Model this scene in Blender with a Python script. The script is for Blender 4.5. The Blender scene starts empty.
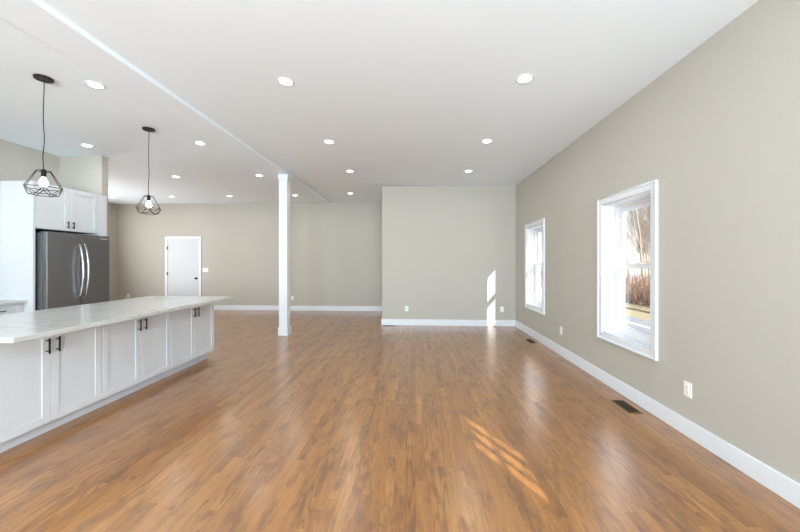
import bpy, bmesh, math, random
from mathutils import Vector, Matrix
random.seed(7)
S = bpy.context.scene
COL = S.collection

# ------------------------------------------------------------------ camera
F = 330.0
cam_d = bpy.data.cameras.new('camera')
cam = bpy.data.objects.new('camera', cam_d)
COL.objects.link(cam)
cam_d.sensor_width = 36.0
cam_d.lens = F / 800.0 * 36.0
cam_d.shift_y = -3.7 / 800.0
cam_d.clip_start = 0.05
cam_d.clip_end = 400
cam.location = (0, 0, 1.38)
cam.rotation_euler = (math.radians(90), 0, math.atan(15.4 / F))
S.camera = cam

# ------------------------------------------------------------------ exposure, sky, sun, added fill lamps
vs = S.view_settings
vs.view_transform = 'Standard'
vs.look = 'None'
vs.exposure = 0.63
vs.gamma = 1.0
vs.use_curve_mapping = False
S.cycles.max_bounces = 10
S.cycles.diffuse_bounces = 6
S.cycles.glossy_bounces = 4
S.cycles.transparent_max_bounces = 16
S.cycles.sample_clamp_indirect = 6.0
S.cycles.caustics_reflective = False
S.cycles.caustics_refractive = False
S.cycles.use_denoising = True

SKY_STRENGTH = 0.2
SUN_STRENGTH = 7.5
FILL_POWER = 262.0
CAN_POWER = 2.7
PENDANT_POWER = 1.5

world = bpy.data.worlds.new('world')
S.world = world
world.use_nodes = True
wn = world.node_tree
wn.nodes.clear()
wo = wn.nodes.new('ShaderNodeOutputWorld')
wb = wn.nodes.new('ShaderNodeBackground')
sky = wn.nodes.new('ShaderNodeTexSky')
sky.sky_type = 'NISHITA'
sky.sun_disc = False
sky.sun_elevation = math.radians(29)
sky.sun_rotation = math.radians(150)
sky.air_density = 1.0
sky.dust_density = 0.4
wb.inputs['Strength'].default_value = SKY_STRENGTH
wn.links.new(sky.outputs[0], wb.inputs['Color'])
wn.links.new(wb.outputs[0], wo.inputs['Surface'])

SUN_DIR = Vector((-0.56, 1.0, -0.64)).normalized()      # the way the sunlight travels
sun_d = bpy.data.lights.new('sun', 'SUN')
sun_d.energy = SUN_STRENGTH
sun_d.angle = math.radians(0.3)
sun_d.color = (1.0, 0.96, 0.91)
sun_o = bpy.data.objects.new('sun', sun_d)
sun_o.rotation_euler = SUN_DIR.to_track_quat('-Z', 'Y').to_euler()
sun_o.location = (12, -20, 14)
COL.objects.link(sun_o)

def area(name, loc, direction, sx, sy, power, color):
    d = bpy.data.lights.new(name, 'AREA')
    d.shape = 'RECTANGLE'
    d.size = sx
    d.size_y = sy
    d.energy = power
    d.color = color
    o = bpy.data.objects.new(name, d)
    o.location = loc
    o.rotation_euler = Vector(direction).to_track_quat('-Z', 'Z').to_euler()
    COL.objects.link(o)
    return o
# fill lamps added in invented openings behind the camera to brighten the ceiling
BACK_OPEN = [(-5.0, -3.2), (-2.2, -0.4), (0.3, 1.8)]
for bi, (bx0, bx1) in enumerate(BACK_OPEN):
    area('fill_lamp', ((bx0 + bx1) / 2, -3.92, 1.45), (0, 1, 1.25), bx1 - bx0 - 0.1, 1.9,
         FILL_POWER * (0.45, 1.15, 1.25)[bi], (0.70, 0.88, 1.0))
# unseen fill lamp added for the far ceiling, hidden by the wall end
area('fill_lamp', (-8.72, 6.9, 1.5), (1, 0, 0.35), 2.2, 1.7, FILL_POWER * .27, (0.93, 0.97, 1.0))

# ------------------------------------------------------------------ mesh helpers
class MB:
    def __init__(s):
        s.v = []; s.f = []
    def quad(s, a, b, c, d):
        n = len(s.v); s.v += [a, b, c, d]; s.f.append((n, n+1, n+2, n+3)); return s
    def box(s, x0, x1, y0, y1, z0, z1):
        n = len(s.v)
        s.v += [(x0,y0,z0),(x1,y0,z0),(x1,y1,z0),(x0,y1,z0),(x0,y0,z1),(x1,y0,z1),(x1,y1,z1),(x0,y1,z1)]
        for q in ((0,3,2,1),(4,5,6,7),(0,1,5,4),(1,2,6,5),(2,3,7,6),(3,0,4,7)):
            s.f.append(tuple(n+i for i in q))
        return s
    def tube(s, pts, rad, n=8, cap=True):
        pts = [Vector(p) for p in pts]
        if not hasattr(rad, '__len__'): rad = [rad]*len(pts)
        base = len(s.v)
        up = None
        for i, p in enumerate(pts):
            if i == 0: d = pts[1]-p
            elif i == len(pts)-1: d = p-pts[i-1]
            else: d = pts[i+1]-pts[i-1]
            d.normalize()
            if up is None:
                up = Vector((0,0,1)) if abs(d.z) < .9 else Vector((1,0,0))
            a = d.cross(up); a.normalize(); b = a.cross(d); b.normalize(); up = b
            for k in range(n):
                t = 2*math.pi*k/n
                s.v.append(tuple(p + a*math.cos(t)*rad[i] + b*math.sin(t)*rad[i]))
        for i in range(len(pts)-1):
            for k in range(n):
                k2 = (k+1) % n
                s.f.append((base+i*n+k, base+(i+1)*n+k, base+(i+1)*n+k2, base+i*n+k2))
        if cap:
            s.f.append(tuple(base+k for k in range(n)))
            e = base+(len(pts)-1)*n
            s.f.append(tuple(e+k for k in reversed(range(n))))
        return s
    def lathe(s, prof, c=(0,0,0), axis='z', n=32):
        base = len(s.v)
        for r, h in prof:
            for k in range(n):
                t = 2*math.pi*k/n
                u, w = r*math.cos(t), r*math.sin(t)
                if axis == 'z': p = (c[0]+u, c[1]+w, c[2]+h)
                elif axis == 'y': p = (c[0]+u, c[1]+h, c[2]+w)
                else: p = (c[0]+h, c[1]+u, c[2]+w)
                s.v.append(p)
        for i in range(len(prof)-1):
            for k in range(n):
                k2 = (k+1) % n
                s.f.append((base+i*n+k, base+i*n+k2, base+(i+1)*n+k2, base+(i+1)*n+k))
        if prof[0][0] > 1e-6: s.f.append(tuple(base+k for k in reversed(range(n))))
        if prof[-1][0] > 1e-6:
            e = base+(len(prof)-1)*n
            s.f.append(tuple(e+k for k in range(n)))
        return s
    def build(s, name, mat, parent=None, org=(0,0,0), bevel=0, smooth=False, loc=None):
        me = bpy.data.meshes.new(name)
        me.from_pydata([(v[0]-org[0], v[1]-org[1], v[2]-org[2]) for v in s.v], [], s.f)
        bm = bmesh.new(); bm.from_mesh(me)
        bmesh.ops.remove_doubles(bm, verts=bm.verts, dist=1e-6)
        bmesh.ops.recalc_face_normals(bm, faces=bm.faces)
        bm.to_mesh(me); bm.free()
        if smooth:
            for p in me.polygons: p.use_smooth = True
        me.materials.append(mat)
        o = bpy.data.objects.new(name, me)
        COL.objects.link(o)
        if parent is not None: o.parent = parent
        elif org != (0,0,0): o.location = org
        if loc is not None: o.location = loc
        if bevel:
            m = o.modifiers.new('bevel', 'BEVEL'); m.width = bevel; m.segments = 2
            m.limit_method = 'ANGLE'; m.angle_limit = math.radians(40)
        return o

def root(name, loc, label, cat, group=None, rz=0):
    o = bpy.data.objects.new(name, None)
    o.empty_display_size = 0.1
    o.location = loc; o.rotation_euler = (0, 0, rz)
    COL.objects.link(o)
    return tag(o, label, cat, group)

def tag(o, label, cat, group=None, kind=None):
    o['label'] = label; o['category'] = cat
    if group: o['group'] = group
    if kind: o['kind'] = kind
    return o
def struct(o, label, cat):
    return tag(o, label, cat, None, 'structure')
def copy_tree(o, parent=None):
    c = o.copy(); COL.objects.link(c); c.parent = parent
    for ch in list(o.children): copy_tree(ch, c)
    return c

# ------------------------------------------------------------------ materials
def lin(r, g, b):
    f = lambda c: c/255/12.92 if c/255 <= .04045 else ((c/255+.055)/1.055)**2.4
    return (f(r), f(g), f(b), 1)
def mat(name, col, rough=.5, metal=0, spec=.5, bump=0, bscale=200, var=0, vscale=3):
    m = bpy.data.materials.new(name); m.use_nodes = True
    nt = m.node_tree; b = nt.nodes['Principled BSDF']
    b.inputs['Base Color'].default_value = col
    b.inputs['Roughness'].default_value = rough
    b.inputs['Metallic'].default_value = metal
    b.inputs['Specular IOR Level'].default_value = spec
    tc = nt.nodes.new('ShaderNodeTexCoord')
    if var:
        n = nt.nodes.new('ShaderNodeTexNoise'); n.inputs['Scale'].default_value = vscale; n.inputs['Detail'].default_value = 4
        nt.links.new(tc.outputs['Object'], n.inputs['Vector'])
        mx = nt.nodes.new('ShaderNodeMix'); mx.data_type = 'RGBA'
        mx.inputs['A'].default_value = tuple(c*(1-var) for c in col[:3])+(1,)
        mx.inputs['B'].default_value = tuple(min(1, c*(1+var)) for c in col[:3])+(1,)
        nt.links.new(n.outputs['Fac'], mx.inputs['Factor'])
        nt.links.new(mx.outputs['Result'], b.inputs['Base Color'])
    if bump:
        n = nt.nodes.new('ShaderNodeTexNoise'); n.inputs['Scale'].default_value = bscale; n.inputs['Detail'].default_value = 3
        nt.links.new(tc.outputs['Object'], n.inputs['Vector'])
        bp = nt.nodes.new('ShaderNodeBump'); bp.inputs['Strength'].default_value = bump; bp.inputs['Distance'].default_value = .002
        nt.links.new(n.outputs['Fac'], bp.inputs['Height']); nt.links.new(bp.outputs[0], b.inputs['Normal'])
    return m
def emit(name, col, st):
    m = bpy.data.materials.new(name); m.use_nodes = True
    nt = m.node_tree; nt.nodes.clear()
    o = nt.nodes.new('ShaderNodeOutputMaterial'); e = nt.nodes.new('ShaderNodeEmission')
    e.inputs[0].default_value = col; e.inputs[1].default_value = st
    nt.links.new(e.outputs[0], o.inputs[0]); return m

M = {}
M['wall'] = mat('greige_wall_paint', lin(184, 178, 168), .6, spec=.35, bump=.05, bscale=350, var=.012, vscale=1.5)
M['ceil'] = mat('ceiling_paint', lin(239, 247, 253), .8, spec=.2, bump=.04, bscale=300, var=.008, vscale=1)
M['trim'] = mat('white_trim_paint', lin(226, 228, 231), .35, var=.006)
M['cab'] = mat('white_cabinet_paint', lin(212, 214, 218), .4, var=.006)
M['door'] = mat('white_door_paint', lin(200, 202, 205), .4, var=.006)
M['plate'] = mat('white_plastic', lin(238, 236, 230), .35, var=.005)
M['slot'] = mat('dark_slot', lin(60, 58, 55), .6, var=.02)
M['black'] = mat('matte_black_metal', lin(24, 23, 23), .42, metal=.6, var=.05)
M['bronze'] = mat('dark_bronze_metal', lin(40, 35, 31), .4, metal=.5, var=.08)
M['vinyl'] = mat('white_vinyl', lin(228, 229, 231), .3, var=.005)
M['gasket'] = mat('dark_gasket', lin(38, 38, 40), .7, var=.02)
M['register'] = mat('brown_register', lin(122, 92, 56), .4, metal=.35, var=.08, vscale=30)
M['register_dark'] = mat('register_slats', lin(58, 42, 20), .5, metal=.3, var=.1, vscale=40)
M['lens'] = emit('lit_lens', (1, .98, .95, 1), 9)
M['bulb'] = emit('lit_bulb', (1, .97, .92, 1), 14)

def brushed():
    m = mat('brushed_stainless', lin(140, 140, 142), .3, metal=1.0)
    nt = m.node_tree; b = nt.nodes['Principled BSDF']
    tc = nt.nodes.new('ShaderNodeTexCoord'); mp = nt.nodes.new('ShaderNodeMapping')
    mp.inputs['Scale'].default_value = (4, 4, 260)
    n = nt.nodes.new('ShaderNodeTexNoise'); n.inputs['Scale'].default_value = 4; n.inputs['Detail'].default_value = 4
    nt.links.new(tc.outputs['Object'], mp.inputs[0]); nt.links.new(mp.outputs[0], n.inputs['Vector'])
    r = nt.nodes.new('ShaderNodeMapRange'); r.inputs['To Min'].default_value = .26; r.inputs['To Max'].default_value = .4
    nt.links.new(n.outputs['Fac'], r.inputs['Value']); nt.links.new(r.outputs[0], b.inputs['Roughness'])
    return m
M['steel'] = brushed()
M['steel_handle'] = mat('polished_stainless', lin(190, 190, 192), .22, metal=1.0, var=.02)
M['steel_side'] = mat('grey_enamel_side', lin(105, 106, 108), .45, metal=.3, var=.02)

def glass():
    m = bpy.data.materials.new('window_glass'); m.use_nodes = True
    nt = m.node_tree; nt.nodes.clear()
    o = nt.nodes.new('ShaderNodeOutputMaterial'); t = nt.nodes.new('ShaderNodeBsdfTransparent')
    g = nt.nodes.new('ShaderNodeBsdfGlossy'); g.inputs['Roughness'].default_value = 0.0
    t.inputs[0].default_value = (.97, .98, .98, 1)
    fr = nt.nodes.new('ShaderNodeFresnel'); fr.inputs[0].default_value = 1.45
    mx = nt.nodes.new('ShaderNodeMixShader')
    ge = nt.nodes.new('ShaderNodeNewGeometry'); mr = nt.nodes.new('ShaderNodeMapRange')
    mr.inputs['To Min'].default_value = 1.45; mr.inputs['To Max'].default_value = 1/1.45   # same reflectance on both faces
    nt.links.new(ge.outputs['Backfacing'], mr.inputs['Value']); nt.links.new(mr.outputs[0], fr.inputs[0])
    nt.links.new(fr.outputs[0], mx.inputs[0]); nt.links.new(t.outputs[0], mx.inputs[1]); nt.links.new(g.outputs[0], mx.inputs[2])
    nt.links.new(mx.outputs[0], o.inputs[0]); return m
M['glass'] = glass()

class N:
    """small helper for writing math node chains"""
    def __init__(s, nt): s.nt = nt
    def val(s, sock, x):
        if isinstance(x, (int, float)): sock.default_value = x
        else: s.nt.links.new(x, sock)
    def m(s, op, a, b=0.0, c=None):
        n = s.nt.nodes.new('ShaderNodeMath'); n.operation = op
        s.val(n.inputs[0], a); s.val(n.inputs[1], b)
        if c is not None: s.val(n.inputs[2], c)
        return n.outputs[0]
    def xyz(s, x, y, z):
        n = s.nt.nodes.new('ShaderNodeCombineXYZ')
        for i, q in enumerate((x, y, z)): s.val(n.inputs[i], q)
        return n.outputs[0]
    def noise(s, vec, scale=1, detail=2, rough=.5, dist=0):
        n = s.nt.nodes.new('ShaderNodeTexNoise')
        s.nt.links.new(vec, n.inputs['Vector'])
        n.inputs['Scale'].default_value = scale; n.inputs['Detail'].default_value = detail
        n.inputs['Roughness'].default_value = rough; n.inputs['Distortion'].default_value = dist
        return n.outputs['Fac']
    def ramp(s, x, stops):
        n = s.nt.nodes.new('ShaderNodeValToRGB'); cr = n.color_ramp
        while len(cr.elements) < len(stops): cr.elements.new(.5)
        for e, (p, c) in zip(cr.elements, stops):
            e.position = p; e.color = c if len(c) == 4 else tuple(c)+(1,)
        s.nt.links.new(x, n.inputs[0]); return n.outputs[0]
    def mix(s, f, a, b, mode='MIX'):
        n = s.nt.nodes.new('ShaderNodeMix'); n.data_type = 'RGBA'; n.blend_type = mode
        s.val(n.inputs['Factor'], f)
        for nm, q in (('A', a), ('B', b)):
            if isinstance(q, tuple): n.inputs[nm].default_value = q
            else: s.nt.links.new(q, n.inputs[nm])
        return n.outputs['Result']

def oak_floor():
    m = bpy.data.materials.new('stained_oak_strip_floor'); m.use_nodes = True
    nt = m.node_tree; b = nt.nodes['Principled BSDF']; n = N(nt)
    geo = nt.nodes.new('ShaderNodeNewGeometry'); sp = nt.nodes.new('ShaderNodeSeparateXYZ')
    nt.links.new(geo.outputs['Position'], sp.inputs[0]); x, y = sp.outputs[0], sp.outputs[1]
    W, L = .064, 1.0
    xr = n.m('DIVIDE', x, W); row = n.m('FLOOR', xr); fx = n.m('SUBTRACT', xr, row)
    wn1 = nt.nodes.new('ShaderNodeTexWhiteNoise'); wn1.noise_dimensions = '1D'; nt.links.new(row, wn1.inputs['W'])
    yr = n.m('ADD', n.m('DIVIDE', y, L), n.m('MULTIPLY', wn1.outputs['Value'], 17.0))
    # uneven board lengths
    yr = n.m('ADD', yr, n.m('MULTIPLY', n.m('SINE', n.m('MULTIPLY', yr, 2.1)), .28))
    cel = n.m('FLOOR', yr); fy = n.m('SUBTRACT', yr, cel)
    wn2 = nt.nodes.new('ShaderNodeTexWhiteNoise'); wn2.noise_dimensions = '2D'
    nt.links.new(n.xyz(row, cel, 0.0), wn2.inputs['Vector'])
    rid = wn2.outputs['Value']
    sc = nt.nodes.new('ShaderNodeSeparateColor'); nt.links.new(wn2.outputs['Color'], sc.inputs[0])
    tone = n.ramp(rid, [(0, lin(142, 91, 45)), (.14, lin(155, 102, 51)), (.4, lin(163, 109, 55)), (.65, lin(168, 113, 57)), (.85, lin(175, 121, 63)), (1, lin(155, 102, 50))])
    off = n.m('MULTIPLY', rid, 37.0)
    # cathedral figure
    fig = n.noise(n.xyz(n.m('ADD', n.m('MULTIPLY', x, 11.0), off), n.m('ADD', n.m('MULTIPLY', y, 1.25), off), off), 1, 1.5, .45)
    ring = n.m('SINE', n.m('MULTIPLY', fig, 62.0))
    ring = n.m('POWER', n.m('MULTIPLY', n.m('ADD', ring, 1.0), .5), 3.0)
    figamt = n.m('MULTIPLY', ring, n.m('MULTIPLY', n.m('POWER', sc.outputs[1], 1.6), .75))
    # fine pores, long streaks
    g1 = n.noise(n.xyz(n.m('ADD', n.m('MULTIPLY', x, 150.0), off), n.m('MULTIPLY', y, 7.0), off), 1, 5, .65)
    g2 = n.noise(n.xyz(n.m('ADD', n.m('MULTIPLY', x, 34.0), off), n.m('ADD', n.m('MULTIPLY', y, 1.8), off), 0.0), 1, 4, .6)
    blot = n.noise(n.xyz(n.m('MULTIPLY', x, 2.6), n.m('MULTIPLY', y, 1.1), 3.0), 1, 4, .6)
    blot2 = n.noise(n.xyz(n.m('MULTIPLY', x, 9.0), n.m('MULTIPLY', y, 3.6), n.m('MULTIPLY', off, .04)), 1, 4, .65)
    mr = nt.nodes.new('ShaderNodeMapRange'); nt.links.new(g1, mr.inputs['Value'])
    mr.inputs['From Min'].default_value = .3; mr.inputs['From Max'].default_value = .7
    mr.inputs['To Min'].default_value = .80; mr.inputs['To Max'].default_value = 1.12
    c = n.mix(figamt, tone, lin(96, 62, 34))
    gs = n.m('MULTIPLY', n.m('SUBTRACT', n.m('MINIMUM', g2, .62), .40), 2.6)
    gs = n.m('MAXIMUM', gs, 0.0)
    c = n.mix(n.m('MULTIPLY', gs, .6), c, lin(130, 80, 42))
    bs = n.m('MAXIMUM', n.m('MULTIPLY', n.m('SUBTRACT', blot, .5), 2.4), 0.0)
    c = n.mix(n.m('MINIMUM', bs, .5), c, lin(140, 96, 58))
    bs2 = n.m('MAXIMUM', n.m('MULTIPLY', n.m('SUBTRACT', blot2, .50), 4.2), 0.0)
    c = n.mix(n.m('MINIMUM', bs2, .75), c, lin(108, 72, 44))
    cc = nt.nodes.new('ShaderNodeCombineColor')
    for i in range(3): nt.links.new(mr.outputs[0], cc.inputs[i])
    c = n.mix(1.0, c, cc.outputs[0], 'MULTIPLY')
    ex = n.m('MINIMUM', fx, n.m('SUBTRACT', 1.0, fx)); ey = n.m('MINIMUM', fy, n.m('SUBTRACT', 1.0, fy))
    gx = n.m('LESS_THAN', ex, .012); gy = n.m('LESS_THAN', ey, .0016)
    gap = n.m('MAXIMUM', gx, gy)
    c = n.mix(n.m('MULTIPLY', gap, .45), c, lin(74, 48, 28))
    nt.links.new(c, b.inputs['Base Color'])
    rr = nt.nodes.new('ShaderNodeMapRange'); nt.links.new(blot2, rr.inputs['Value'])
    rr.inputs['To Min'].default_value = .27; rr.inputs['To Max'].default_value = .40
    nt.links.new(rr.outputs[0], b.inputs['Roughness'])
    b.inputs['Specular IOR Level'].default_value = .5
    b.inputs['Coat Weight'].default_value = .7; b.inputs['Coat IOR'].default_value = 1.6; b.inputs['Coat Roughness'].default_value = .23
    hgt = n.m('SUBTRACT', n.m('MULTIPLY', g1, .25), gap)
    bp = nt.nodes.new('ShaderNodeBump'); bp.inputs['Strength'].default_value = .12; bp.inputs['Distance'].default_value = .001
    nt.links.new(hgt, bp.inputs['Height']); nt.links.new(bp.outputs[0], b.inputs['Normal'])
    return m
M['floor'] = oak_floor()

def quartz():
    m = bpy.data.materials.new('white_quartz_grey_veins'); m.use_nodes = True
    nt = m.node_tree; b = nt.nodes['Principled BSDF']; n = N(nt)
    geo = nt.nodes.new('ShaderNodeNewGeometry'); P = geo.outputs['Position']
    v1 = n.noise(P, 1.7, 5, .55, .9); v2 = n.noise(P, 4.2, 5, .55, 1.2); mk = n.noise(P, 1.3, 2, .5)
    a1 = n.m('ABSOLUTE', n.m('SUBTRACT', v1, .5)); a2 = n.m('ABSOLUTE', n.m('SUBTRACT', v2, .5))
    r1 = n.ramp(a1, [(0, (1,1,1)), (.012, (.35,.35,.35)), (.05, (0,0,0))])
    r2 = n.ramp(a2, [(0, (1,1,1)), (.01, (.25,.25,.25)), (.03, (0,0,0))])
    mm = n.ramp(mk, [(.42, (0,0,0)), (.6, (1,1,1))])
    f1 = n.m('MULTIPLY', r1, n.m('MULTIPLY', mm, .8)); f2 = n.m('MULTIPLY', r2, n.m('MULTIPLY', mm, .6))
    c = n.mix(f1, lin(196, 195, 192), lin(160, 158, 154)); c = n.mix(f2, c, lin(165, 163, 160))
    nt.links.new(c, b.inputs['Base Color']); b.inputs['Roughness'].default_value = .2
    return m
M['quartz'] = quartz()

# ------------------------------------------------------------------ room shell
XW = 2.16; YB = 7.22; YF = 9.30; XB = -0.73; XL = -8.75; XK = -5.75; ZL = 3.09
def zc(x): return 3.09 if x <= -2.45 else 3.09 - .013*(x+2.45)

struct(MB().box(-8.95, 2.2, -4.1, 9.5, -.12, 0).build('floor', M['floor']), 'brown stained oak strip floor running away from the camera', 'floor')
b = MB().box(-8.95, -2.6, -4.1, 9.5, ZL, ZL+.12)
n0 = len(b.v)
xa, xb = -2.6, 2.48
b.v += [(xa,-4.1,zc(xa)),(xb,-4.1,zc(xb)),(xb,9.5,zc(xb)),(xa,9.5,zc(xa)),(xa,-4.1,ZL+.12),(xb,-4.1,ZL+.12),(xb,9.5,ZL+.12),(xa,9.5,ZL+.12)]
for q in ((0,3,2,1),(4,5,6,7),(0,1,5,4),(1,2,6,5),(2,3,7,6),(3,0,4,7)): b.f.append(tuple(n0+i for i in q))
struct(b.build('ceiling', M['ceil']), 'smooth white painted ceiling over the whole open room', 'ceiling')

WZ0, WZ1 = .58, 2.035
WINS = [(3.12, 3.91), (5.69, 6.47)]
DY0, DY1, DZ = -.88, .06, 2.14          # front door opening beside the camera
XO = 2.40                                # outer face of the window wall
b = MB()
ztop = 3.04
b.box(XW, XO, 1.2, WINS[0][0], 0, ztop)
b.box(XW, XO, WINS[0][1], WINS[1][0], 0, ztop)
b.box(XW, XO, WINS[1][1], 9.5, 0, ztop)
for a, c in WINS:
    b.box(XW, XO, a, c, 0, WZ0); b.box(XW, XO, a, c, WZ1, ztop)
# thinner stretch that holds the front door
b.box(XW, XW+.10, DY1, .45, 0, ztop); b.box(XW, XW+.10, .45, 1.2, 0, WZ0); b.box(XW, XW+.10, .45, 1.2, WZ1, ztop); b.box(XW, XW+.10, -4.1, DY0, 0, ztop); b.box(XW, XW+.10, DY0, DY1, DZ, ztop)
struct(b.build('wall_right', M['wall']), 'long greige wall with two deep white windows', 'wall')
struct(MB().box(XB, XW, YB, 9.5, 0, 3.05).build('wall_middle', M['wall']), 'greige wall projecting forward at the end of the room, sunlight patch on it', 'wall')
struct(MB().box(XL-.2, XB, YF, 9.5, 0, ZL).build('wall_back', M['wall']), 'greige far wall with a white door', 'wall')
struct(MB().box(XL-.2, XL, 5.18, 5.7, 0, ZL).box(XL-.2, XL, 8.1, YF, 0, ZL).box(XL-.2, XL, 5.7, 8.1, 0, .5).box(XL-.2, XL, 5.7, 8.1, 2.5, ZL).build('wall_left', M['wall']), 'greige side wall of the far room seen past the refrigerator', 'wall')
struct(MB().box(XL-.2, -5.03, 5.07, 5.18, 0, ZL).build('wall_stub', M['wall']), 'greige wall end standing beside the refrigerator alcove', 'wall')
struct(MB().box(XK-.2, XK, -4.1, 5.07, 0, ZL).build('wall_kitchen', M['wall']), 'greige wall above the white kitchen cabinets', 'wall')
b = MB(); xs = [XK] + [q for p in BACK_OPEN for q in p] + [XW]
for i in range(0, len(xs), 2): b.box(xs[i], xs[i+1], -4.1, -3.95, 0, 3.03)
for a, c in BACK_OPEN: b.box(a, c, -4.1, -3.95, 0, .4); b.box(a, c, -4.1, -3.95, 2.5, 3.03)
struct(b.build('wall_front', M['wall']), 'greige wall behind the camera with three wide openings', 'wall')

def baseboard(name, x0, x1, y0, y1, nx, ny, label):
    """board .13 high, .015 thick, eased top edge; (nx, ny) points into the room"""
    b = MB(); t = .015
    if nx: b.box(min(x0, x0+nx*t), max(x0, x0+nx*t), y0, y1, 0, .135)
    else: b.box(x0, x1, min(y0, y0+ny*t), max(y0, y0+ny*t), 0, .135)
    struct(b.build(name, M['trim'], bevel=.004), label, 'baseboard')
baseboard('baseboard_right', XW, 0, DY1+.1, YB, -1, 0, 'white baseboard running under the two windows')
baseboard('baseboard_middle', XB, XW, YB, 0, 0, -1, 'white baseboard under the sunlight patch on the projecting wall')
baseboard('baseboard_return', XB, 0, YB-.015, YF, -1, 0, 'white baseboard on the return of the projecting wall')
b = MB().box(-6.205, XB, YF-.015, YF, 0, .135).box(XL, -7.285, YF-.015, YF, 0, .135)
struct(b.build('baseboard_back', M['trim'], bevel=.004), 'white baseboard along the far wall', 'baseboard')
baseboard('baseboard_left', XL, 0, 5.18, YF, 1, 0, 'white baseboard on the side wall of the far room')

# beam and post
struct(MB().box(-2.81, -2.44, -3.95, YF, 3.047, ZL+.01).build('trim_beam', M['ceil'], bevel=.003), 'shallow white ceiling beam running over the post to the far wall', 'beam')
px0, px1, py0, py1 = -2.568, -2.41, 6.10, 6.258
pr = root('column', ((px0+px1)/2, (py0+py1)/2, 0), 'square white wooden post standing under the ceiling beam', 'column')
po = tuple(pr.location)
tag(MB().box(px0, px1, py0, py1, 0, 3.04).build('shaft', M['trim'], pr, po, bevel=.003), 'white square shaft', 'x')
for o in pr.children:
    del o['label']; del o['category']
MB().box(px0-.014, px1+.014, py0-.014, py1+.014, 0, .145).box(px0-.008, px1+.008, py0-.008, py1+.008, .145, .16).build('base_trim', M['trim'], pr, po, bevel=.003)
MB().box(px0-.012, px1+.012, py0-.012, py1+.012, 2.93, 3.038).build('capital_trim', M['trim'], pr, po, bevel=.003)

# ------------------------------------------------------------------ windows
def ring_x(b, x0, x1, y0, y1, z0, z1, w, wt=None, wb=None):
    """rectangular frame lying in a plane of constant X"""
    wt = w if wt is None else wt; wb = w if wb is None else wb
    b.box(x0, x1, y0, y0+w, z0, z1); b.box(x0, x1, y1-w, y1, z0, z1)
    b.box(x0, x1, y0+w, y1-w, z1-wt, z1); b.box(x0, x1, y0+w, y1-w, z0, z0+wb)
    return b
def window(i, y0, y1, label):
    org = (XW, (y0+y1)/2, WZ0)
    t = .012
    b = MB(); ring_x(b, XW-.002, XO, y0, y1, WZ0, WZ1, t)           # jamb liner
    w = b.build('window_%d' % i, M['trim'], None, org, bevel=.001)
    struct(w, label, 'window')
    c = MB(); W = .08
    ring_x(c, XW-.018, XW, y0-W, y1+W, WZ0-W, WZ1+W, W-.004)
    ring_x(c, XW-.026, XW-.014, y0-W, y1+W, WZ0-W, WZ1+W, .02)
    c.build('casing', M['trim'], w, org, bevel=.003)
    a0, a1, b0, b1 = y0+t, y1-t, WZ0+t, WZ1-t
    f = MB(); ring_x(f, XW+.13, XW+.215, a0, a1, b0, b1, .028)
    f.box(XW+.11, XW+.13, a0, a1, b0, b0+.02)
    f.build('unit_frame', M['vinyl'], w, org, bevel=.002)
    g0, g1, h0, h1 = a0+.028, a1-.028, b0+.028, b1-.028
    zm = 1.316
    lo = MB(); ring_x(lo, XW+.135, XW+.170, g0, g1, h0, zm+.046, .042, .046, .055)
    lo = lo.build('lower_sash', M['vinyl'], w, org, bevel=.002)
    MB().box(XW+.148, XW+.154, g0+.04, g1-.04, h0+.05, zm+.004).build('pane', M['glass'], lo, org)
    up = MB(); ring_x(up, XW+.175, XW+.208, g0, g1, zm, h1, .042, .042, .046)
    up = up.build('upper_sash', M['vinyl'], w, org, bevel=.002)
    MB().box(XW+.188, XW+.194, g0+.04, g1-.04, zm+.044, h1-.04).build('pane', M['glass'], up, org)
    yc = (y0+y1)/2
    MB().box(XW+.128, XW+.170, yc-.03, yc+.03, zm+.046, zm+.056).tube([(XW+.150, yc, zm+.056), (XW+.150, yc, zm+.066)], .012, 12).box(XW+.128, XW+.150, yc-.006, yc+.022, zm+.058, zm+.067).build('sash_lock', M['vinyl'], w, org)
    return w
window(1, *WINS[0], 'nearer tall white double-hung window, bare trees seen through it')
window(2, *WINS[1], 'farther tall white double-hung window near the room corner')

# front door beside the camera, six small lites near the top
DLY = [(-.285, -.16), (-.465, -.34), (-.645, -.52)]; DLZ = [(1.635, 1.815), (1.85, 2.01)]
org = (XW+.04, DY0, 0)
b = MB(); x0, x1 = XW+.03, XW+.06; mg = .07
oy0, oy1, oz0, oz1 = DLY[2][0]-mg, DLY[0][1]+mg, DLZ[0][0]-mg, DLZ[1][1]+mg
b.box(x0, x1, DY0, DY1, 0.005, oz0); b.box(x0, x1, DY0, DY1, oz1, DZ)
b.box(x0, x1, DY0, oy0, oz0, oz1); b.box(x0, x1, oy1, DY1, oz0, oz1)
g0, g1 = x0+.011, x0+.019                      # thin grille that holds the six lites
b.box(g0, g1, oy0, oy1, oz0, DLZ[0][0]); b.box(g0, g1, oy0, oy1, DLZ[1][1], oz1); b.box(g0, g1, oy0, oy1, DLZ[0][1], DLZ[1][0])
for z0_, z1_ in DLZ:
    ys = [oy0] + [v for p in reversed(DLY) for v in p] + [oy1]
    for q in range(0, len(ys), 2): b.box(g0, g1, ys[q], ys[q+1], z0_, z1_)
dr = b.build('door_2', M['door'], None, org); struct(dr, 'white front door with six small lites beside the camera', 'door')
MB().box(x0+.013, x0+.017, DLY[2][0], DLY[0][1], DLZ[0][0], DLZ[1][1]).build('pane', M['glass'], dr, org)
c = MB(); c.box(XW-.018, XW, DY0-.08, DY0, 0, DZ+.08).box(XW-.018, XW, DY1, DY1+.08, 0, DZ+.08).box(XW-.018, XW, DY0, DY1, DZ, DZ+.08)
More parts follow.
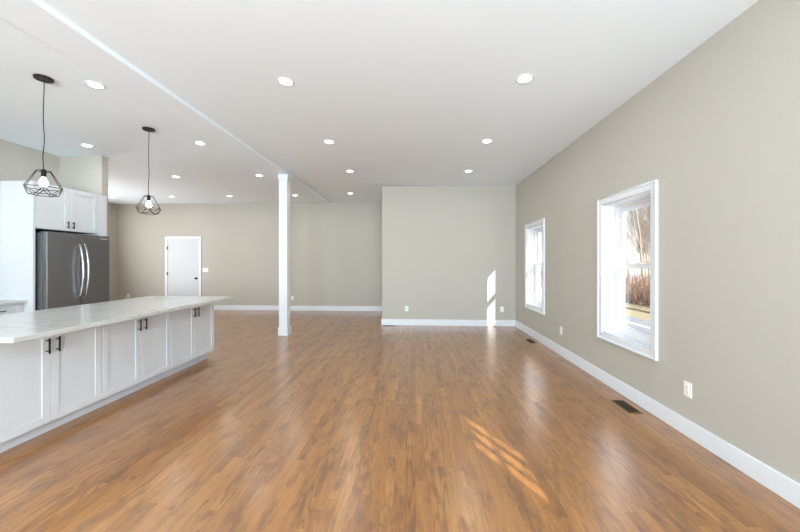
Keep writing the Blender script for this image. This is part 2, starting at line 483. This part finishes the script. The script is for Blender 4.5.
c.build('casing', M['trim'], dr, org, bevel=.003)

# shaded window just outside the picture
w3 = ring_x(MB(), XW-.018, XW, .45, 1.25, WZ0-.08, WZ1+.08, .078).build('window_3', M['trim'], None, (XW, .85, WZ0), bevel=.003)
struct(w3, 'white cased window with a drawn roller shade beside the camera', 'window')
MB().box(XW+.03, XW+.034, .45, 1.2, WZ0, WZ1).build('roller_shade', M['trim'], w3, (XW, .85, WZ0))
# far door
org = (-6.745, YF, 0)
d = MB().box(-7.215, -6.27, YF-.012, YF+.0, .008, 2.056).build('door_1', M['door'], None, org, bevel=.002)
struct(d, 'plain white slab door with black knob in the far wall', 'door')
c = MB(); W = .066
for (a0, a1, c0, c1) in ((-7.284, -7.218, 0, 2.128), (-6.267, -6.201, 0, 2.128), (-7.218, -6.267, 2.060, 2.128)):
    c.box(a0, a1, YF-.022, YF, c0, c1)
c.build('casing', M['trim'], d, org, bevel=.003)
MB().lathe([(.0, -.012), (.033, -.012), (.033, -.018), (.012, -.024), (.012, -.04), (.024, -.046), (.029, -.058), (.024, -.070), (0.0, -.074)], (-6.345, YF, .915), 'y', 20).build('knob', M['black'], d, org, smooth=True)
for z in (1.80, 1.05, .25):
    MB().tube([(-7.222, YF-.026, z-.045), (-7.222, YF-.026, z+.045)], .008, 10).box(-7.218, -7.198, YF-.0145, YF-.012, z-.045, z+.045).build('hinge', M['black'], d, org)

# ------------------------------------------------------------------ plates
def plate(name, label, cat, group, c, facing, kind='outlet', w=.075, hgt=.118):
    """c = centre on the wall; facing: '-x' wall right, '-y' back walls, '+x' left walls"""
    rz = {'-y': 0, '-x': -math.pi/2, '+x': math.pi/2}[facing]
    r = MB().box(-w/2, w/2, -.006, 0, -hgt/2, hgt/2).build(name, M['plate'], None, bevel=.002)
    r.location = c; r.rotation_euler = (0, 0, rz); tag(r, label, cat, group)
    if kind == 'outlet':
        for s in (-1, 1):
            q = MB().lathe([(.0165, -.009), (.0165, -.006)], (0, 0, s*.02), 'y', 18).build('receptacle', M['plate'], r)
            MB().box(-.007, -.005, -.0095, -.009, s*.02-.004, s*.02+.005).box(.005, .007, -.0095, -.009, s*.02-.004, s*.02+.005).box(-.002, .002, -.0095, -.009, s*.02-.012, s*.02-.008).build('slots', M['slot'], q)
    else:
        k = 3 if w > .15 else 2
        for j in range(k):
            cx = (j-(k-1)/2)*.046+0
            MB().box(cx-.016, cx+.016, -.010, -.006, -.033, .033).build('rocker', M['plate'], r, bevel=.0015)
    return r
G = 'wall outlets low on the walls'
plate('wall_outlet', 'white outlet on the right wall below and nearer than the near window', 'outlet', G, (XW, 2.72, .372), '-x')
plate('wall_outlet', 'white outlet on the right wall between the two windows', 'outlet', G, (XW, 5.0, .368), '-x')
plate('wall_outlet', 'white outlet at the left part of the projecting wall', 'outlet', G, (-.19, YB, .368), '-y')
plate('wall_outlet', 'white outlet right of the sunlight patch on the projecting wall', 'outlet', G, (1.868, YB, .365), '-y')
plate('wall_outlet', 'white outlet on the far wall just right of the post', 'outlet', G, (-3.52, YF, .36), '-y')
plate('wall_outlet', 'white outlet on the far wall left of the door, behind the worktop edge', 'outlet', G, (-8.41, YF, .39), '-y')
plate('light_switch', 'white wide switch plate right of the far door', 'switch', None, (-6.085, YF, 1.155), '-y', 'switch', .165, .118)

# ------------------------------------------------------------------ floor registers
def register(label, x0, x1, y0, y1, along='y', frame='register'):
    org = ((x0+x1)/2, (y0+y1)/2, 0); fr = .014
    r = root('floor_register', org, label, 'floor vent', 'floor registers')
    b = MB(); b.box(x0, x1, y0, y0+fr, 0, .005).box(x0, x1, y1-fr, y1, 0, .005).box(x0, x0+fr, y0+fr, y1-fr, 0, .005).box(x1-fr, x1, y0+fr, y1-fr, 0, .005)
    b.build('frame', M[frame], r, org, bevel=.0012)
    s = MB().box(x0+fr, x1-fr, y0+fr, y1-fr, 0.0003, .0012)
    k = 14
    if along == 'y':
        for i in range(k):
            yy = y0+fr+(y1-y0-2*fr)*(i+.5)/k; s.box(x0+fr, x1-fr, yy-.0035, yy+.0035, .0012, .004)
        s.box((x0+x1)/2-.003, (x0+x1)/2+.003, y0+fr, y1-fr, .0012, .0045)
    else:
        for i in range(k):
            xx = x0+fr+(x1-x0-2*fr)*(i+.5)/k; s.box(xx-.0035, xx+.0035, y0+fr, y1-fr, .0012, .004)
    s.build('grille', M['register_dark'], r, org)
register('brown metal floor register below the near window', 1.948, 2.078, 3.11, 3.40)
register('brown metal floor register by the baseboard near the far window', 1.955, 2.075, 5.72, 6.03)
register('narrow dark floor register at the left corner of the projecting wall', -.70, -.455, 7.085, 7.195, 'x')

# ------------------------------------------------------------------ cabinets
def shaker(xf, t, y0, y1, z0, z1, st=.06):
    """shaker door facing +X: rails, stiles, recessed panel, one mesh"""
    b = MB()
    b.box(xf-t, xf, y0, y0+st, z0, z1).box(xf-t, xf, y1-st, y1, z0, z1)
    b.box(xf-t, xf, y0+st, y1-st, z0, z0+st).box(xf-t, xf, y0+st, y1-st, z1-st, z1)
    b.box(xf-t, xf-.007, y0+st, y1-st, z0+st, z1-st)
    return b
def bar_pull(xf, yc, z0, z1, vertical=True):
    b = MB(); r = .0065
    if vertical:
        b.tube([(xf+.032, yc, z0), (xf+.032, yc, z1)], r, 10)
        for z in (z0+.018, z1-.018): b.tube([(xf, yc, z), (xf+.032, yc, z)], .0045, 8)
    else:
        b.tube([(xf+.032, z0, yc), (xf+.032, z1, yc)], r, 10)
        for y in (z0+.018, z1-.018): b.tube([(xf, y, yc), (xf+.032, y, yc)], .0045, 8)
    return b
def cabinet(label, y0, y1, xb, xf, z0, z1, group, toe=True, pz=None, end=False, dz0=None):
    """two-door cabinet, doors facing +X; xf = door face"""
    t = .02
    org = ((xb+xf)/2, (y0+y1)/2, 0 if toe else z0)
    r = root('base_cabinet' if toe else 'wall_cabinet', org, label, 'cabinet', group)
    MB().box(xb, xf-t-.002, y0, y1, z0, z1).build('body', M['cab'], r, org, bevel=.0015)
    if toe:
        MB().box(xb+.04, xf-.08, y0, y1-(.045 if end else 0), 0, z0).build('toe_kick', M['cab'], r, org)
    g = .0018; yc = (y0+y1)/2
    for k, (a, c) in enumerate(((y0+.0045, yc-g), (yc+g, y1-.0045))):
        d = shaker(xf, t, a, c, z0+.003, z1-.006).build('door', M['cab'], r, org, bevel=.0014)
        hy = yc - .037 if k == 0 else yc + .037
        bar_pull(xf, hy, *pz).build('handle', M['black'], d, org, smooth=True)
    return r
GI = 'white shaker base cabinets of the island'
splits = [2.08, 2.949, 3.815, 4.668]
labs = ['white two-door island cabinet nearest the camera, cut by the photo edge', 'middle white two-door cabinet of the island', 'white two-door island cabinet at the far end nearest the post']
for i in range(3):
    cabinet(labs[i], splits[i]+(.0005 if i else 0), splits[i+1]-.0005, -3.60, -2.92, .10, .849, GI, True, (.657, .778), end=(i == 2))
tag(MB().box(-3.90, -2.63, 2.04, 4.70, .850, .884).build('worktop', M['quartz'], None, (-3.265, 3.37, .85), bevel=.002), 'long white quartz island worktop with fine grey veins', 'worktop')

# fridge wall
XC = -5.0
tag(MB().box(XK+.003, XC, 4.090, 4.118, 0, 2.45).build('end_panel', M['cab'], None, (XC, 4.104, 0), bevel=.0015), 'tall white panel standing left of the refrigerator', 'panel')
cabinet('white two-door cabinet mounted above the refrigerator', 4.119, 4.975, XK+.003, XC, 1.83, 2.45, None, False, (1.865, 1.965))
tag(MB().box(XK, XC-.029, 4.998, 5.068, 0, 2.45).build('end_panel', M['cab'], None, (XC, 5.04, 0), bevel=.001), 'white panel hidden right of the refrigerator against the wall end', 'panel')
tag(MB().box(XC-.028, XC, 4.977, 5.125, 1.80, 2.45).box(XC-.028, XC, 4.998, 5.125, 0, 1.80).build('filler_strip', M['cab'], None, (XC, 5.05, 0)), 'flat white filler strip closing the gap to the beige wall end', 'filler strip')
# cabinets left of the panel, mostly out of frame
org = (-5.4, 3.64, 0)
r = root('base_cabinet', org, 'white base cabinet with a drawer left of the tall panel', 'cabinet')
MB().box(XK+.003, -5.122, 3.2, 4.089, .1, .849).build('body', M['cab'], r, org, bevel=.0015)
MB().box(XK+.02, -5.17, 3.2, 4.089, 0, .1).build('toe_kick', M['cab'], r, org)
dw = shaker(-5.10, .02, 3.203, 4.045, .66, .842, .045).build('drawer', M['cab'], r, org, bevel=.0014)
bar_pull(-5.10, .775, 3.60, 3.86, False).build('handle', M['black'], dw, org, smooth=True)
for a, c, hy in ((3.203, 3.622, 3.585), (3.626, 4.045, 3.663)):
    dd = shaker(-5.10, .02, a, c, .104, .654).build('door', M['cab'], r, org, bevel=.0014)
    bar_pull(-5.10, hy, .52, .64).build('handle', M['black'], dd, org, smooth=True)
tag(MB().box(XK+.003, -5.07, 3.2, 4.089, .850, .884).build('worktop', M['quartz'], None, (-5.4, 3.64, .85), bevel=.002), 'short white worktop left of the refrigerator panel', 'worktop')
org = (-5.6, 3.64, 1.37)
r = root('wall_cabinet', org, 'white wall cabinet at the left photo edge beside the tall panel', 'cabinet')
MB().box(XK+.003, -5.472, 3.2, 4.089, 1.37, 2.45).build('body', M['cab'], r, org, bevel=.0015)
for a, c, hy in ((3.203, 3.642, 3.605), (3.646, 4.086, 3.683)):
    dd = shaker(-5.45, .02, a, c, 1.373, 2.445).build('door', M['cab'], r, org, bevel=.0014)
    bar_pull(-5.45, hy, 1.40, 1.52).build('handle', M['black'], dd, org, smooth=True)

# ------------------------------------------------------------------ refrigerator
FX = -4.88; f0, f1 = 4.155, 5.05; fm = (f0+f1)/2
org = ((-5.7+FX)/2, fm, 0)
r = root('refrigerator', org, 'stainless steel french-door refrigerator in the white cabinet alcove', 'refrigerator')
MB().box(-5.70, FX-.078, f0+.006, 4.994, .02, 1.775).build('body', M['steel_side'], r, org, bevel=.004)
MB().box(FX-.078, FX-.070, f0+.012, 4.99, .08, 1.77).build('door_gasket', M['gasket'], r, org)
for ya in (f0+.02, 4.90): MB().box(FX-.14, FX-.072, ya, ya+.08, 1.775, 1.797).build('hinge_cover', M['gasket'], r, org, bevel=.004)
def arc_handle(yc, z0, z1):
    pts = []
    for i in range(17):
        t = i/16; pts.append((FX + .012 + .062*math.sin(math.pi*t)**.7, yc, z0+(z1-z0)*t))
    return MB().tube([(FX-.002, yc, z0)] + pts + [(FX-.002, yc, z1)], .0115, 12)
for (a, c, hy) in ((f0, fm-.005, fm-.038), (fm+.005, f1, fm+.038)):
    d = MB().box(FX-.070, FX, a, c, .74, 1.79).build('door', M['steel'], r, org, bevel=.006)
    arc_handle(hy, .86, 1.64).build('handle', M['steel_handle'], d, org, smooth=True)
    last = d
d = MB().box(FX-.070, FX, f0, f1, .08, .732).build('freezer_drawer', M['steel'], r, org, bevel=.006)
pts = [(FX-.002, f0+.07, .66)] + [(FX+.012+.05*math.sin(math.pi*i/16)**.6, f0+.07+(f1-f0-.14)*i/16, .66) for i in range(17)] + [(FX-.002, f1-.07, .66)]
MB().tube(pts, .0115, 12).build('handle', M['steel_handle'], d, org, smooth=True)
for yy in (f0+.05, 4.95):
    MB().box(FX-.2, FX-.12, yy-.02, yy+.02, 0, .02).build('foot', M['gasket'], r, org)
tcv = bpy.data.curves.new('brand_lettering', 'FONT'); tcv.body = 'SAMSUNG'; tcv.size = .026; tcv.extrude = .0004; tcv.align_x = 'CENTER'
tmp = bpy.data.objects.new('tmp', tcv); COL.objects.link(tmp)
bpy.context.view_layer.update()
tm = bpy.data.meshes.new_from_object(tmp.evaluated_get(bpy.context.evaluated_depsgraph_get()))
bpy.data.objects.remove(tmp)
tm.transform(Matrix.Translation(Vector((FX+.0006, 4.955, 1.735))-Vector(org)) @ Matrix.Rotation(math.pi/2, 4, 'Z') @ Matrix.Rotation(math.pi/2, 4, 'X'))
tm.materials.clear(); tm.materials.append(M['plate'])
lo = bpy.data.objects.new('brand_lettering', tm); COL.objects.link(lo); lo.parent = last

# ------------------------------------------------------------------ recessed lights
def make_can():
    r = bpy.data.objects.new('recessed_light', None); COL.objects.link(r); r.empty_display_size = .05
    MB().lathe([(.056, -.001), (.060, -.007), (.078, -.004), (.080, 0.0), (.056, 0.0)], (0,0,0), 'z', 32).build('trim_ring', M['trim'], r, smooth=True)
    MB().lathe([(0, -.012), (.045, -.010), (.057, -.004)], (0,0,0), 'z', 32).build('lens', M['lens'], r)
    ld = bpy.data.lights.new('lamp', 'AREA'); ld.shape = 'DISK'; ld.size = .10; ld.energy = CAN_POWER; ld.color = (.88, .97, 1)
    lo = bpy.data.objects.new('lamp', ld); lo.location = (0, 0, -.016); COL.objects.link(lo); lo.parent = r
    return r
CANS = [
 (-1.21, 3.04, 'recessed light left-most of the pair nearest the camera on the right of the beam'),
 (.99, 3.04, 'large recessed light nearest the right wall'),
 (-1.21, 4.58, 'recessed light second from the camera in the row just right of the beam'),
 (.98, 4.58, 'recessed light second from the camera in the row along the right wall'),
 (-1.21, 6.07, 'recessed light third from the camera in the row just right of the beam'),
 (.97, 6.07, 'recessed light closest to the projecting wall in the row along the right wall'),
 (-1.60, 8.05, 'recessed light over the alcove left of the projecting wall'),
 (-3.08, 3.04, 'recessed light between the near pendant and the beam'),
 (-3.08, 4.59, 'recessed light right of the far pendant, left of the beam'),
 (-4.79, 4.60, 'recessed light in front of the beige wall end over the refrigerator'),
 (-3.07, 6.36, 'recessed light just left of the top of the white post'),
 (-4.77, 6.36, 'recessed light behind the far pendant cord in the middle of the left ceiling'),
 (-3.06, 8.27, 'recessed light seen between the post and the beam end'),
 (-7.9, 8.27, 'recessed light showing just past the wall end beside the refrigerator'),
 (-6.32, 8.30, 'recessed light right of the far pendant cage above the white door'),
 (-4.77, 8.27, 'recessed light near the far wall between the door and the post'),
 (-1.21, 1.45, 'recessed light'), (.98, 1.45, 'recessed light'), (-3.08, 1.2, 'recessed light'), (-4.79, 2.2, 'recessed light'),
 (-1.21, -1.2, 'recessed light'), (.98, -1.2, 'recessed light'), (-3.9, -1.2, 'recessed light'),
]
can = make_can()
for i, (x, y, lab) in enumerate(CANS):
    o = can if i == 0 else copy_tree(can)
    o.location = (x, y, zc(x))
    if lab == 'recessed light':
        lab = 'recessed ceiling light out of the picture above or behind the camera'
    tag(o, lab, 'ceiling light', 'recessed ceiling lights')

# ------------------------------------------------------------------ pendants
def make_pendant():
    """local origin at the ceiling"""
    r = bpy.data.objects.new('pendant_light', None); COL.objects.link(r); r.empty_display_size = .05
    cp = MB().lathe([(0, -.022), (.062, -.022), (.068, -.018), (.068, 0), (0, 0)], (0,0,0), 'z', 32).build('canopy', M['bronze'], r)
    for s in (-1, 1): MB().lathe([(0, -.029), (.005, -.027), (.006, -.022)], (s*.042, 0, 0), 'z', 12).build('screw', M['bronze'], cp, smooth=True)
    pts = [(0.004*math.sin(i*.9), .003*math.cos(i*1.3), -.02-(.835)*i/14) for i in range(15)]
    MB().tube(pts, .0035, 8).build('cord', M['black'], r, smooth=True)
    MB().lathe([(0, -.848), (.014, -.850), (.018, -.862), (.018, -.918), (.014, -.923), (0, -.923)], (0,0,0), 'z', 20).build('socket', M['black'], r)
    MB().lathe([(.012, -.918), (.014, -.930), (.024, -.948), (.031, -.970), (.030, -.988), (.018, -1.006), (0, -1.012)], (0,0,0), 'z', 20).build('bulb', M['bulb'], r, smooth=True)
    c = MB(); zt, zm, zb = -.866, -1.022, -1.086; n = 6; R = .0034
    T = [Vector((.052*math.cos(2*math.pi*k/n), .052*math.sin(2*math.pi*k/n), zt)) for k in range(n)]
    Mi = [Vector((.140*math.cos(2*math.pi*k/n), .140*math.sin(2*math.pi*k/n), zm)) for k in range(n)]
    B = [Vector((.098*math.cos(2*math.pi*(k+.5)/n), .098*math.sin(2*math.pi*(k+.5)/n), zb)) for k in range(n)]
    for k in range(n):
        k2 = (k+1) % n
        for a, b2 in ((T[k], T[k2]), (T[k], Mi[k]), (Mi[k], B[k]), (Mi[k], B[k-1]), (B[k], B[k2]), (Mi[k], Mi[k2])):
            c.tube([a, b2], R, 6)
        c.tube([T[k], (0, 0, zt+.004)], R, 6) if k % 2 == 0 else None
    c.build('cage', M['bronze'], r)
    ld = bpy.data.lights.new('lamp', 'POINT'); ld.energy = PENDANT_POWER; ld.shadow_soft_size = .03; ld.color = (1, .93, .82)
    lo = bpy.data.objects.new('lamp', ld); lo.location = (0, 0, -1.06); COL.objects.link(lo); lo.parent = r
    return r
p1 = make_pendant(); p1.location = (-3.44, 2.90, ZL); p1.rotation_euler = (0, 0, .35)
tag(p1, 'nearer black geometric cage pendant with lit bulb above the island', 'pendant lamp', 'cage pendants over the island')
p2 = copy_tree(p1); p2.location = (-3.41, 4.07, ZL); p2.rotation_euler = (0, 0, .05)
tag(p2, 'farther smaller-looking black cage pendant above the far end of the island', 'pendant lamp', 'cage pendants over the island')

# ------------------------------------------------------------------ outdoors
GZ = -.5
M['lawn'] = mat('winter_lawn', lin(176, 160, 120), .9, var=.2, vscale=5)
M['asphalt'] = mat('pale_asphalt', lin(150, 150, 150), .9, var=.1, vscale=20)
M['verge'] = mat('dry_verge', lin(180, 160, 118), .9, var=.2, vscale=8)
M['snow'] = mat('leaf_and_snow_ground', lin(200, 192, 186), .9, var=.15, vscale=.6)
M['bounce_white'] = mat('bounce_snow_white', lin(244, 246, 250), .8, var=.02, bump=.2, bscale=8)  # bright white for the added strip that bounces sunlight indoors
M['bark'] = mat('grey_brown_bark', lin(165, 150, 136), .9, var=.2, vscale=12)
M['twig'] = mat('red_brown_twigs', lin(118, 88, 70), .9, var=.3, vscale=6)
M['line'] = mat('road_line_paint', lin(228, 226, 220), .8, var=.04)
struct(MB().box(2.42, 4.28, -25, 60, GZ-.02, GZ+.03).build('bounce_snow', M['bounce_white']), 'snow strip added under the windows to bounce sunlight onto the ceiling', 'snow')  # added reflector: throws sunlight up through the windows to the ceiling
struct(MB().box(2.42, 80, -25, 110, GZ-.3, GZ-.02).build('ground', M['lawn']), 'pale winter lawn outside the windows', 'ground')
struct(MB().box(-30, 2.42, -25, -4.2, GZ-.3, GZ-.02).build('ground', M['lawn']), 'lawn behind the house', 'ground')
struct(MB().box(4.3, 7.5, -25, 110, GZ-.02, GZ).build('road', M['asphalt']), 'pale grey street seen through the near window', 'road')
struct(MB().box(6.6, 6.75, -25, 110, GZ, GZ+.006).build('road_marking', M['line']), 'white painted line along the street', 'road marking')
struct(MB().box(8.7, 9.5, -25, 110, GZ-.02, GZ+.05).build('verge', M['verge']), 'dry yellow grass verge before the brush', 'verge')
struct(MB().box(19, 79, -25, 109, GZ-.02, GZ+.02).build('field', M['snow']), 'pale snowy field behind the trees', 'field')

rng = random.Random(3)
b = MB()
def twig(b, x, y, h, r):
    a = rng.uniform(0, 6.28); l = h*rng.uniform(.1, .5)
    p0 = Vector((x, y, GZ)); p2 = p0+Vector((math.cos(a)*l, math.sin(a)*l, h)); p1 = (p0+p2)/2+Vector((rng.uniform(-.05, .05), rng.uniform(-.05, .05), .1*h))
    b.tube([p0, p1, p2], [r, r*.7, r*.3], 3, False)
for i in range(5200):
    y = rng.uniform(9, 40); x = rng.uniform(9.6, 12.8)
    twig(b, x, y, rng.uniform(.5, 1.35), rng.uniform(.008, .016)*(1+y/40))
tag(b.build('brush', M['twig']), 'red-brown leafless brush along the street edge', 'brush', None, 'stuff')

def tree_mesh(seed, H):
    rg = random.Random(seed); b = MB()
    def grow(p, d, L, r, depth):
        n = 4; pts = [p]; rad = [r]; q = p.copy(); dd = d.copy()
        for i in range(n):
            dd = (dd+Vector((rg.uniform(-.14, .14), rg.uniform(-.14, .14), rg.uniform(-.02, .1)))).normalized()
            q = q+dd*(L/n); pts.append(q.copy()); rad.append(r*(1-.62*(i+1)/n))
        b.tube(pts, rad, 6 if depth == 0 else (4 if depth < 2 else 3), False)
        if depth >= 3: return
        for k in range((12, 7, 4)[depth]):
            t = rg.uniform(.3, 1) if depth == 0 else rg.uniform(.2, 1)
            j = min(n-1, int(t*n)); pp = pts[j].lerp(pts[j+1], t*n-j)
            a = rg.uniform(0, 6.28); sp = rg.uniform(.35, .8)
            nd = (dd+Vector((math.cos(a), math.sin(a), rg.uniform(-.1, .4)))*sp).normalized()
            grow(pp, nd, L*rg.uniform(.34, .52), max(.006, rad[j]*.5), depth+1)
    grow(Vector((0,0,0)), Vector((0,0,1)), H, H*.009, 0)
    return b
tm = [tree_mesh(s, h).build('bare_tree', M['bark'], smooth=True) for s, h in ((1, 7.5), (2, 9), (5, 6.5))]
spots = []
for i in range(46):
    y = 22+ i*.8+rng.uniform(-.6, .6); x = rng.uniform(.60, .74)*y+rng.uniform(0, 3)
    spots.append((max(11, x), y))
for i in range(10):
    y = 30+i*3.2; spots.append((y*.385+rng.uniform(-1.5, 1.5), y))
for i, (x, y) in enumerate(spots):
    o = tm[i] if i < 3 else tm[i % 3].copy()
    if i >= 3: COL.objects.link(o)
    o.location = (x, y, GZ-.02); o.rotation_euler = (0, 0, rng.uniform(0, 6.28))
    tag(o, 'bare grey-brown tree standing beyond the street outside the windows', 'tree', 'bare trees beyond the street')
# unseen trunk added outside to block the sun through the near window
o = MB().tube([(0, 0, 0), (.02, .0, 2.2), (0, 0, 4.6), (.1, .1, 6.5)], [.16, .125, .115, .07], 12).build('bare_tree', M['bark'], smooth=True)
o.location = (3.73, .87, GZ-.02); tag(o, 'unseen bare trunk added to block sun at the near window', 'tree')
